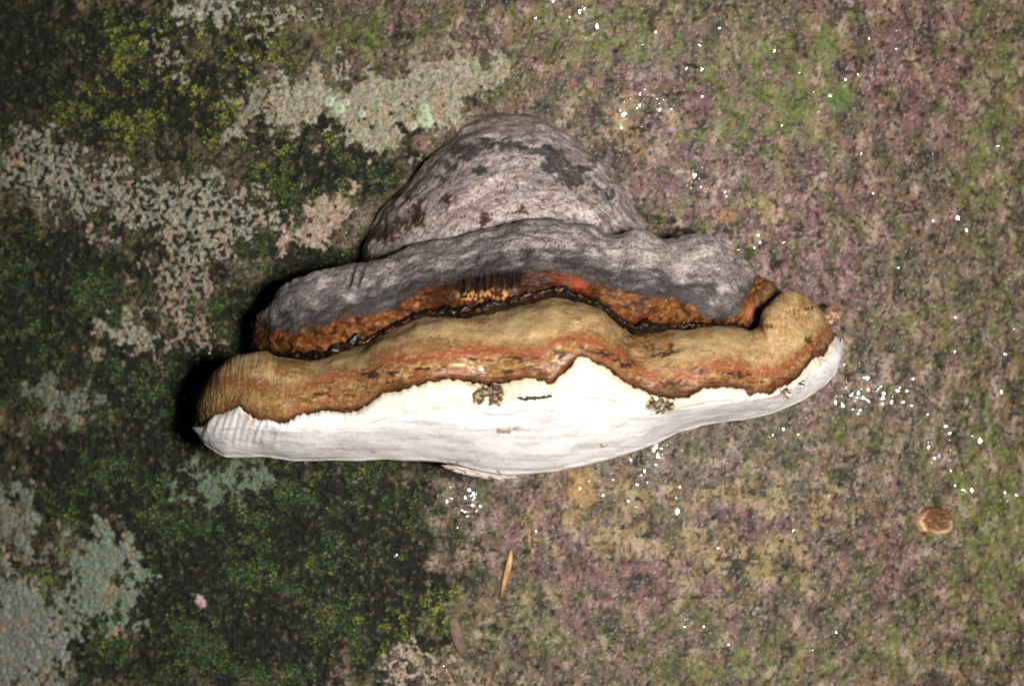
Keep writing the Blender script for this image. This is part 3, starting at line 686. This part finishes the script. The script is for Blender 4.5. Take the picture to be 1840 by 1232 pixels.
def white_col(mm):
    x, y, z = mm[..., 0], mm[..., 1], mm[..., 2]
    n5 = fbm(x / 9, y / 8, z / 5, 4); nf = fbm(x / 1.6, y / 1.6, z / 1.4, 3)
    lip = sst(.40, .20, t + .08 * n5) * (.35 + .65 * sst(.12, .3, f))
    c = np.broadcast_to(lin(226, 221, 219), PX.shape + (3,)).copy()
    c = mix(c, lin(214, 196, 168), lip * sst(.10, .4, f) * .9)
    c = mix(c, lin(206, 182, 146), lip * sst(.2, .7, fbm(f * 40, t * 2, 4, 3)) * .35)
    c = mix(c, lin(178, 168, 168), sst(.0, .8, noise(x / 22, y / 8, z / 1.6) + .5 * nf) * .6 * (1 - lip))
    c = mix(c, lin(186, 172, 166), sst(.1, .7, fbm(x / 14, y / 10, z / 5, 4, .6)) * .5)
    c = mix(c, lin(200, 192, 198), lip * np.maximum(sst(.25, .08, f), sst(.75, .9, f)) * sst(-.2, .5, noise(f * 95 + 1.2 * t, t * .9, 3)) * .6)
    c = mix(c, lin(188, 168, 142), gauss(t, .02, .035) * .4)
    wpit_x = PX + 5 * noise(x / 1.6, y / 2, z / 1.6); wpit_y = PY + 5 * noise(x / 1.6, y / 2, z / 1.6 + 8)
    pit = blobs(wpit_x, wpit_y, PITS)
    c = mix(c, lin(150, 122, 74), sst(.30, .5, pit) * .8)
    c = mix(c, lin(40, 32, 28), sst(.42, .60, pit + .16 * nf) * sst(1.05, .78, pit + .35 * fbm(x / 1.5, y / 1.5, z / 1.2, 2)) * .95)
    c = mix(c, lin(120, 104, 92), sst(.8, .95, pit) * .6)
    brn = blobs(wpit_x, wpit_y, [(905, 777, 18, 3), (925, 770, 14, 2.4), (848, 690, 9, 3), (810, 836, 26, 4), (898, 850, 5, 4), (1085, 801, 8, 2.5), (668, 810, 8, 2, .9), (575, 812, 20, 1.5, .6)])
    c = mix(c, lin(140, 104, 84), sst(.4, .75, brn) * .85)
    c = mix(c, lin(172, 142, 60), blobs(PX, PY, [(447, 750, 7, 7), (460, 765, 5, 5), (1412, 716, 10, 7, .8)]) * sst(-.2, .3, nf) * .7)
    ln = gauss(t, .36 + .03 * noise(f * 14, 0, 2), .010) * sst(-.2, .4, noise(f * 30, 0, 9))
    c = mix(c, lin(168, 156, 148), ln * .6)
    c = mix(c, lin(128, 108, 92), sst(.97, 1.0, t) * .4)
    return c, np.full(PX.shape, .6)
m_white = surface_mat('pore_white', bump=.22, scale=1800, bdist=.0003, var=.035, vscale=1500, sss=.12, spec=.3)
WX, WY, WD, WT = PX, PY, dd, t
finish('pore_surface', PX, PY, dd, white_disp, white_col, m_white, 'white rim and pore underside with scalloped upper edge')

# dark crumbly scar on the white rim
def lump(name, px, py, d, rx, ry, rz, col, mat, parent, n=(28, 18), rough=.45, seed=1, amp=.35, rot=0.0, freq=2.2):
    u = np.linspace(0, 2 * np.pi, n[0], endpoint=False); v = np.linspace(0.02, np.pi - .02, n[1])
    U, V = np.meshgrid(u, v, indexing='ij')
    p = np.stack([np.sin(V) * np.cos(U), np.sin(V) * np.sin(U), np.cos(V)], -1)
    r = 1 + amp * fbm(p[..., 0] * freq + seed * 7, p[..., 1] * freq, p[..., 2] * freq, 3)
    p = p * r[..., None] * np.array([rx, ry, rz])
    cr_, sr_ = math.cos(rot), math.sin(rot)
    p = np.stack([p[..., 0] * cr_ - p[..., 2] * sr_, p[..., 1], p[..., 0] * sr_ + p[..., 2] * cr_], -1)
    c0 = at(px, py, d) if d is not None else bark_at(px, py)[0][0]
    i = np.arange(n[0] * n[1]).reshape(n); i2 = np.roll(i, -1, 0)
    q = np.stack([i[:, :-1], i[:, 1:], i2[:, 1:], i2[:, :-1]], -1).reshape(-1, 4)
    nn = fbm(p[..., 0] * 900 + seed, p[..., 1] * 900, p[..., 2] * 900, 3)
    cc = mix(np.broadcast_to(lin(*col[0]), p.shape).copy(), lin(*col[1]), sst(-.2, .5, nn))
    me = make_mesh(name, p, q, cc, rough, mat)
    o = new_obj(name, me, parent)
    o.location = (c0 - F0) if parent is fungus else c0
    return o
m_wood = surface_mat('dry_wood', bump=.3, scale=900, bdist=.0004, var=.2, vscale=900, spec=.35)
for i, (px, py, d, rx, rz, c) in enumerate([(1340, 574, .034, 26, 12, ((96, 56, 30), (150, 98, 58))), (1364, 544, .020, 40, 42, ((82, 58, 32), (130, 96, 54)))]):
    lump('growth_knob', px, py, d, rx * S, .012 + .012 * i, rz * S, c, m_wood, fungus, n=(90, 60), seed=i + 2, amp=.07, rough=.75, freq=2.5)
o = lump('growth_knob', 1488, 566, .004, 18 * S, .016, 17 * S, ((150, 112, 92), (186, 150, 126)), m_wood, fungus, seed=9, amp=.3, rough=.6)

o = lump('torn_flap', 862, 846, .060, 54 * S, .004, 10 * S, ((150, 134, 126), (190, 178, 172)), m_white, fungus, n=(90, 40), seed=23, amp=.32, rough=.7, rot=math.radians(-9), freq=3.0)
o['label'] = 'thin torn white flap hanging below the pore surface'

# black crumbly scar lying on the white rim
def surf_depth(px, py):
    k = np.argmin((WX - px) ** 2 + (WY - py) ** 2 + 1e9 * (WT < 0)); return WD.ravel()[k]
m_scar = surface_mat('scar', bump=.4, scale=900, bdist=.0004, var=.3, vscale=900, spec=.5)
scar = None
pts = []
for i in range(22):
    a = i / 21
    px = 934 + 56 * a + random.uniform(-1.5, 1.5); py = 716 - 4.5 * a * a + random.uniform(-2.2, 2.2) * (1 - .6 * a)
    lump('scar_crumb', px, py, surf_depth(px, py) + .0004, random.uniform(1.8, 3.8) * S, .0007, random.uniform(1.6, 4.0) * (1 - .35 * a) * S, ((28, 24, 22), (62, 56, 50)), m_scar, fungus, n=(10, 7), seed=i, amp=.4, rough=.4)

# pale lichen rosettes
m_ros = surface_mat('rosette', bump=.5, scale=1200, bdist=.0005, var=.2, vscale=900, spec=.2)
for i, (px, py, r) in enumerate([(591, 182, 11), (608, 196, 12), (620, 186, 8), (762, 216, 15), (742, 228, 9), (760, 196, 11), (648, 205, 8)]):
    p, n = bark_at(px, py)
    na, nr = 40, 7
    th = np.linspace(0, 2 * np.pi, na, endpoint=False); rr = np.linspace(0.02, 1, nr)
    T, Q = np.meshgrid(th, rr, indexing='ij')
    edge = 1 + .22 * noise(np.cos(T) * 2 + i * 5, np.sin(T) * 2, 4) + .1 * noise(np.cos(T) * 6 + i * 5, np.sin(T) * 6, 7)
    h = .0009 * np.sin(np.clip(Q * 1.15, 0, 1) * np.pi * .96) ** .6 - .0012 * sst(.88, 1, Q) + .0002 * noise(Q * 6 * np.cos(T), Q * 6 * np.sin(T), i)
    lx = r * S * Q * edge * np.cos(T); lz = r * S * Q * edge * np.sin(T)
    V = np.stack([lx, -h, lz], -1)
    ix = np.arange(na * nr).reshape(na, nr); i2 = np.roll(ix, -1, 0)
    q = np.stack([ix[:, :-1], i2[:, :-1], i2[:, 1:], ix[:, 1:]], -1).reshape(-1, 4)
    cc = mix(np.broadcast_to(lin(140, 152, 126), V.shape).copy(), lin(172, 186, 160), sst(.5, .95, Q) * .8)
    cc = mix(cc, lin(120, 100, 72), sst(.35, .1, Q) * .6)
    o = new_obj('lichen_rosette', make_mesh('lichen_rosette', V, q, cc, .85, m_ros))
    o.location = p[0] + n[0] * .0006
    o.rotation_euler = (0, 0, math.asin(float(n[0][0])))
    tag(o, ['mid-sized mint rosette at the far end of its cluster from the dome', 'plump pale mint rosette between two smaller rosettes on the grey-green crust', 'tiny mint rosette pressed against the plump rosette', 'broad mint rosette close beside the old dome', 'small mint rosette just below the broad rosette by the dome', 'mint rosette just above the broad rosette by the dome', 'lone tiny mint rosette between the two rosette clusters'][i], 'lichen', 'round lichen rosettes')

# straw-coloured needle stuck to the bark
def stick(name, pts, rad, cols, label, cat, lift=.0012, nseg=40, rough=.35, fl=.7):
    P = []
    for (px, py, l) in pts:
        p, n = bark_at(px, py); P.append(p[0] + n[0] * (lift + l))
    P = np.array(P); K = len(P)
    C, tt = catmull(P, None, nseg); rd, _ = catmull(np.array(rad)[:, None], None, nseg)
    base = C.mean(0)
    tg = np.gradient(C, axis=0); tg /= np.linalg.norm(tg, axis=1)[:, None]
    yv = np.array([0, -1.0, 0]); sd = np.cross(tg, yv); sd /= np.linalg.norm(sd, axis=1)[:, None]; nv = np.cross(sd, tg)
    a = np.linspace(0, 2 * np.pi, 14, endpoint=False)
    V = C[:, None] + sd[:, None] * (rd * np.cos(a))[..., None] + nv[:, None] * (rd * np.sin(a) * fl)[..., None]
    ix = np.arange(nseg * 14).reshape(nseg, 14); i2 = np.roll(ix, -1, 1)
    q = np.stack([ix[:-1], i2[:-1], i2[1:], ix[1:]], -1).reshape(-1, 4)
    tn = np.linspace(0, 1, nseg)[:, None] + 0 * a
    cc = mix(np.broadcast_to(lin(*cols[0]), V.shape).copy(), lin(*cols[1]), sst(.02, .14, tn) * sst(1, .7, tn))
    cc = mix(cc, lin(*cols[2]), sst(.1, .6, noise(a * 2 + 0 * tn, tn * 6, 3)) * .5)
    o = new_obj(name, make_mesh(name, V - base, q, cc, rough, m_wood)); o.location = base
    tag(o, label, cat); return o
stick('needle', [(917, 985, 0), (914, 1010, .0006), (908, 1040, .0006), (900, 1076, -.0004)], [.0005, .0014, .0012, .0006], [(96, 60, 34), (168, 128, 82), (130, 90, 52)], 'straw-coloured dry needle lying upright on pinkish bark below the bracket', 'needle')
stick('bark_flake', [(812, 1108, -.0006), (817, 1130, 0), (825, 1158, 0), (832, 1182, -.001)], [.0016, .0026, .0022, .0008], [(64, 50, 42), (100, 80, 68), (52, 42, 36)], 'mottled brown bark flake beside the bright green moss cushion', 'bark flake', rough=.75, fl=.35)

# oval bark scar with raised rim
p, n = bark_at(1678, 936)
na, nr = 72, 22
th = np.linspace(0, 2 * np.pi, na, endpoint=False); rr = np.linspace(0.03, 1, nr)
T, Q = np.meshgrid(th, rr, indexing='ij')
ed = 1 + .16 * noise(np.cos(T) * 1.6, np.sin(T) * 1.6, 4) + .05 * noise(np.cos(T) * 6, np.sin(T) * 6, 7)
X_ = Q * ed * np.cos(T); Z_ = Q * ed * np.sin(T)
h = .0024 * np.exp(-((Q - .74) / .2) ** 2) + .0008 * (1 - Q) - .0022 * np.exp(-((X_ - .15) ** 2 / .03 + (Z_ - .25) ** 2 / .12)) - .0016 * np.exp(-((X_ - .5) ** 2 / .02 + (Z_ + .15) ** 2 / .03)) + .0006 * fbm(X_ * 4, Z_ * 4, 6, 3) - .0026 * sst(.86, 1, Q)
V = np.stack([X_ * 43 * S, -h, Z_ * 27 * S], -1)
ix = np.arange(na * nr).reshape(na, nr); i2 = np.roll(ix, -1, 0)
q = np.stack([ix[:, :-1], i2[:, :-1], i2[:, 1:], ix[:, 1:]], -1).reshape(-1, 4)
cc = mix(np.broadcast_to(lin(100, 68, 46), V.shape).copy(), lin(186, 150, 110), sst(.45, .75, Q) * sst(.4, -.5, Z_ + .4 * X_))
cc = mix(cc, lin(84, 54, 36), sst(.1, .6, fbm(X_ * 5, Z_ * 5, 9, 3)) * .6)
cc = mix(cc, lin(150, 140, 120), sst(.3, .8, X_) * sst(.1, .5, noise(X_ * 4, Z_ * 4, 12)) * .7)
o = new_obj('bark_scar', make_mesh('bark_scar', V, q, cc, .45, m_wood)); o.location = p[0] + n[0] * .0008
o.rotation_euler = (0, math.radians(12), math.asin(float(n[0][0])))
tag(o, 'oval brown scab with a pale raised rim on greenish bark', 'scab')

for i, (px, py, rx, rz, c, lab) in enumerate([(362, 1080, 9, 12, ((120, 100, 98), (176, 152, 150)), 'tiny pinkish chip caught in dark moss'), (842, 1069, 6, 5, ((150, 128, 84), (190, 166, 116)), None)]):
    if lab:
        o = lump('bark_chip', px, py, None, rx * S, .0014, rz * S, c, m_wood, None, seed=31 + i, amp=.5, rough=.7, rot=.4)
        tag(o, lab, 'bark chip')

# water drops on wet bark
m_drop = bpy.data.materials.new('water'); m_drop.use_nodes = True
bs = m_drop.node_tree.nodes['Principled BSDF']
bs.inputs['Base Color'].default_value = (1, 1, 1, 1); bs.inputs['Transmission Weight'].default_value = 1.0; bs.inputs['Roughness'].default_value = .06
bs.inputs['IOR'].default_value = 1.5
r = np.random.default_rng(5)
cl = [(1045, 50, 16, 34, 12), (1180, 175, 16, 16, 12), (1165, 205, 40, 14, 14), (1255, 300, 30, 26, 10), (1255, 338, 14, 6, 5), (1320, 355, 22, 10, 8), (1230, 90, 60, 50, 12), (1370, 450, 40, 16, 12), (1400, 160, 120, 80, 14),
      (1560, 690, 45, 24, 50), (1530, 715, 30, 14, 26), (1555, 705, 16, 10, 14), (1615, 715, 22, 16, 8), (1695, 790, 40, 30, 20), (1660, 812, 10, 14, 6), (1750, 880, 60, 14, 10), (1820, 890, 18, 12, 8), (1410, 755, 26, 14, 6), (1185, 800, 20, 16, 12),
      (1170, 845, 26, 24, 12), (850, 912, 12, 16, 16), (845, 925, 14, 24, 8), (800, 885, 14, 14, 5), (1120, 880, 60, 20, 6), (720, 994, 6, 4, 2), (370, 640, 6, 6, 3), (340, 718, 10, 4, 3), (1700, 560, 100, 140, 14),
      (1650, 300, 140, 160, 14), (1330, 1140, 120, 20, 8), (1240, 1130, 20, 10, 4), (790, 1200, 8, 4, 2), (960, 20, 30, 20, 6), (1080, 920, 160, 40, 8), (1300, 880, 200, 60, 8), (420, 230, 20, 8, 2), (1500, 560, 40, 60, 6), (1240, 760, 60, 14, 6)]
PXs, PYs = [], []
for (cx_, cy_, sx, sy, nn) in cl:
    nn = int(nn * 1.5); PXs.append(r.normal(cx_, sx, nn)); PYs.append(r.normal(cy_, sy, nn))
PXs = np.concatenate(PXs); PYs = np.concatenate(PYs); nd = len(PXs)
bp, bn = bark_at(PXs, PYs)
na, nr = 14, 6
th = np.linspace(0, 2 * np.pi, na, endpoint=False); el = np.linspace(0, 1, nr)
T, Q = np.meshgrid(th, el, indexing='ij')
sz = .00022 + .0016 * r.random(nd) ** 2.6
toL = np.array(flash.location) - bp; toL /= np.linalg.norm(toL, axis=1)[:, None]
toC = np.array(cam.location) - bp; toC /= np.linalg.norm(toC, axis=1)[:, None]
ax = toL + toC; ax /= np.linalg.norm(ax, axis=1)[:, None]
ax = ax + r.normal(0, .06, ax.shape); ax /= np.linalg.norm(ax, axis=1)[:, None]     # flat beads aimed between flash and camera so they glint, slightly jittered
e1 = np.cross(ax, np.array([0, 0, 1.0])); e1 /= np.linalg.norm(e1, axis=1)[:, None]; e2 = np.cross(ax, e1)
rx_ = (sz * r.uniform(.7, 1.2, nd))[:, None, None]; rz_ = (sz * r.uniform(.7, 1.6, nd))[:, None, None]
hh = np.where(Q < .85, .055 * (1 - Q ** 2), .055 * (1 - .85 ** 2) - (Q - .85) * 3.0)
V = (bp + bn * .0011)[:, None, None] + e1[:, None, None] * (rx_ * (Q * np.cos(T)))[..., None] + e2[:, None, None] * (rz_ * (Q * np.sin(T)))[..., None] + ax[:, None, None] * (sz[:, None, None] * hh)[..., None]
ix = np.arange(na * nr).reshape(na, nr); i2 = np.roll(ix, -1, 0)
q1 = np.stack([ix[:, :-1], i2[:, :-1], i2[:, 1:], ix[:, 1:]], -1).reshape(-1, 4)
q = (q1[None] + (np.arange(nd) * na * nr)[:, None, None]).reshape(-1, 4)
o = new_obj('water_drops', make_mesh('water_drops', V, q, None, None, m_drop))
tag(o, 'glinting water drops beaded on the wet bark', 'water drops', kind='stuff')
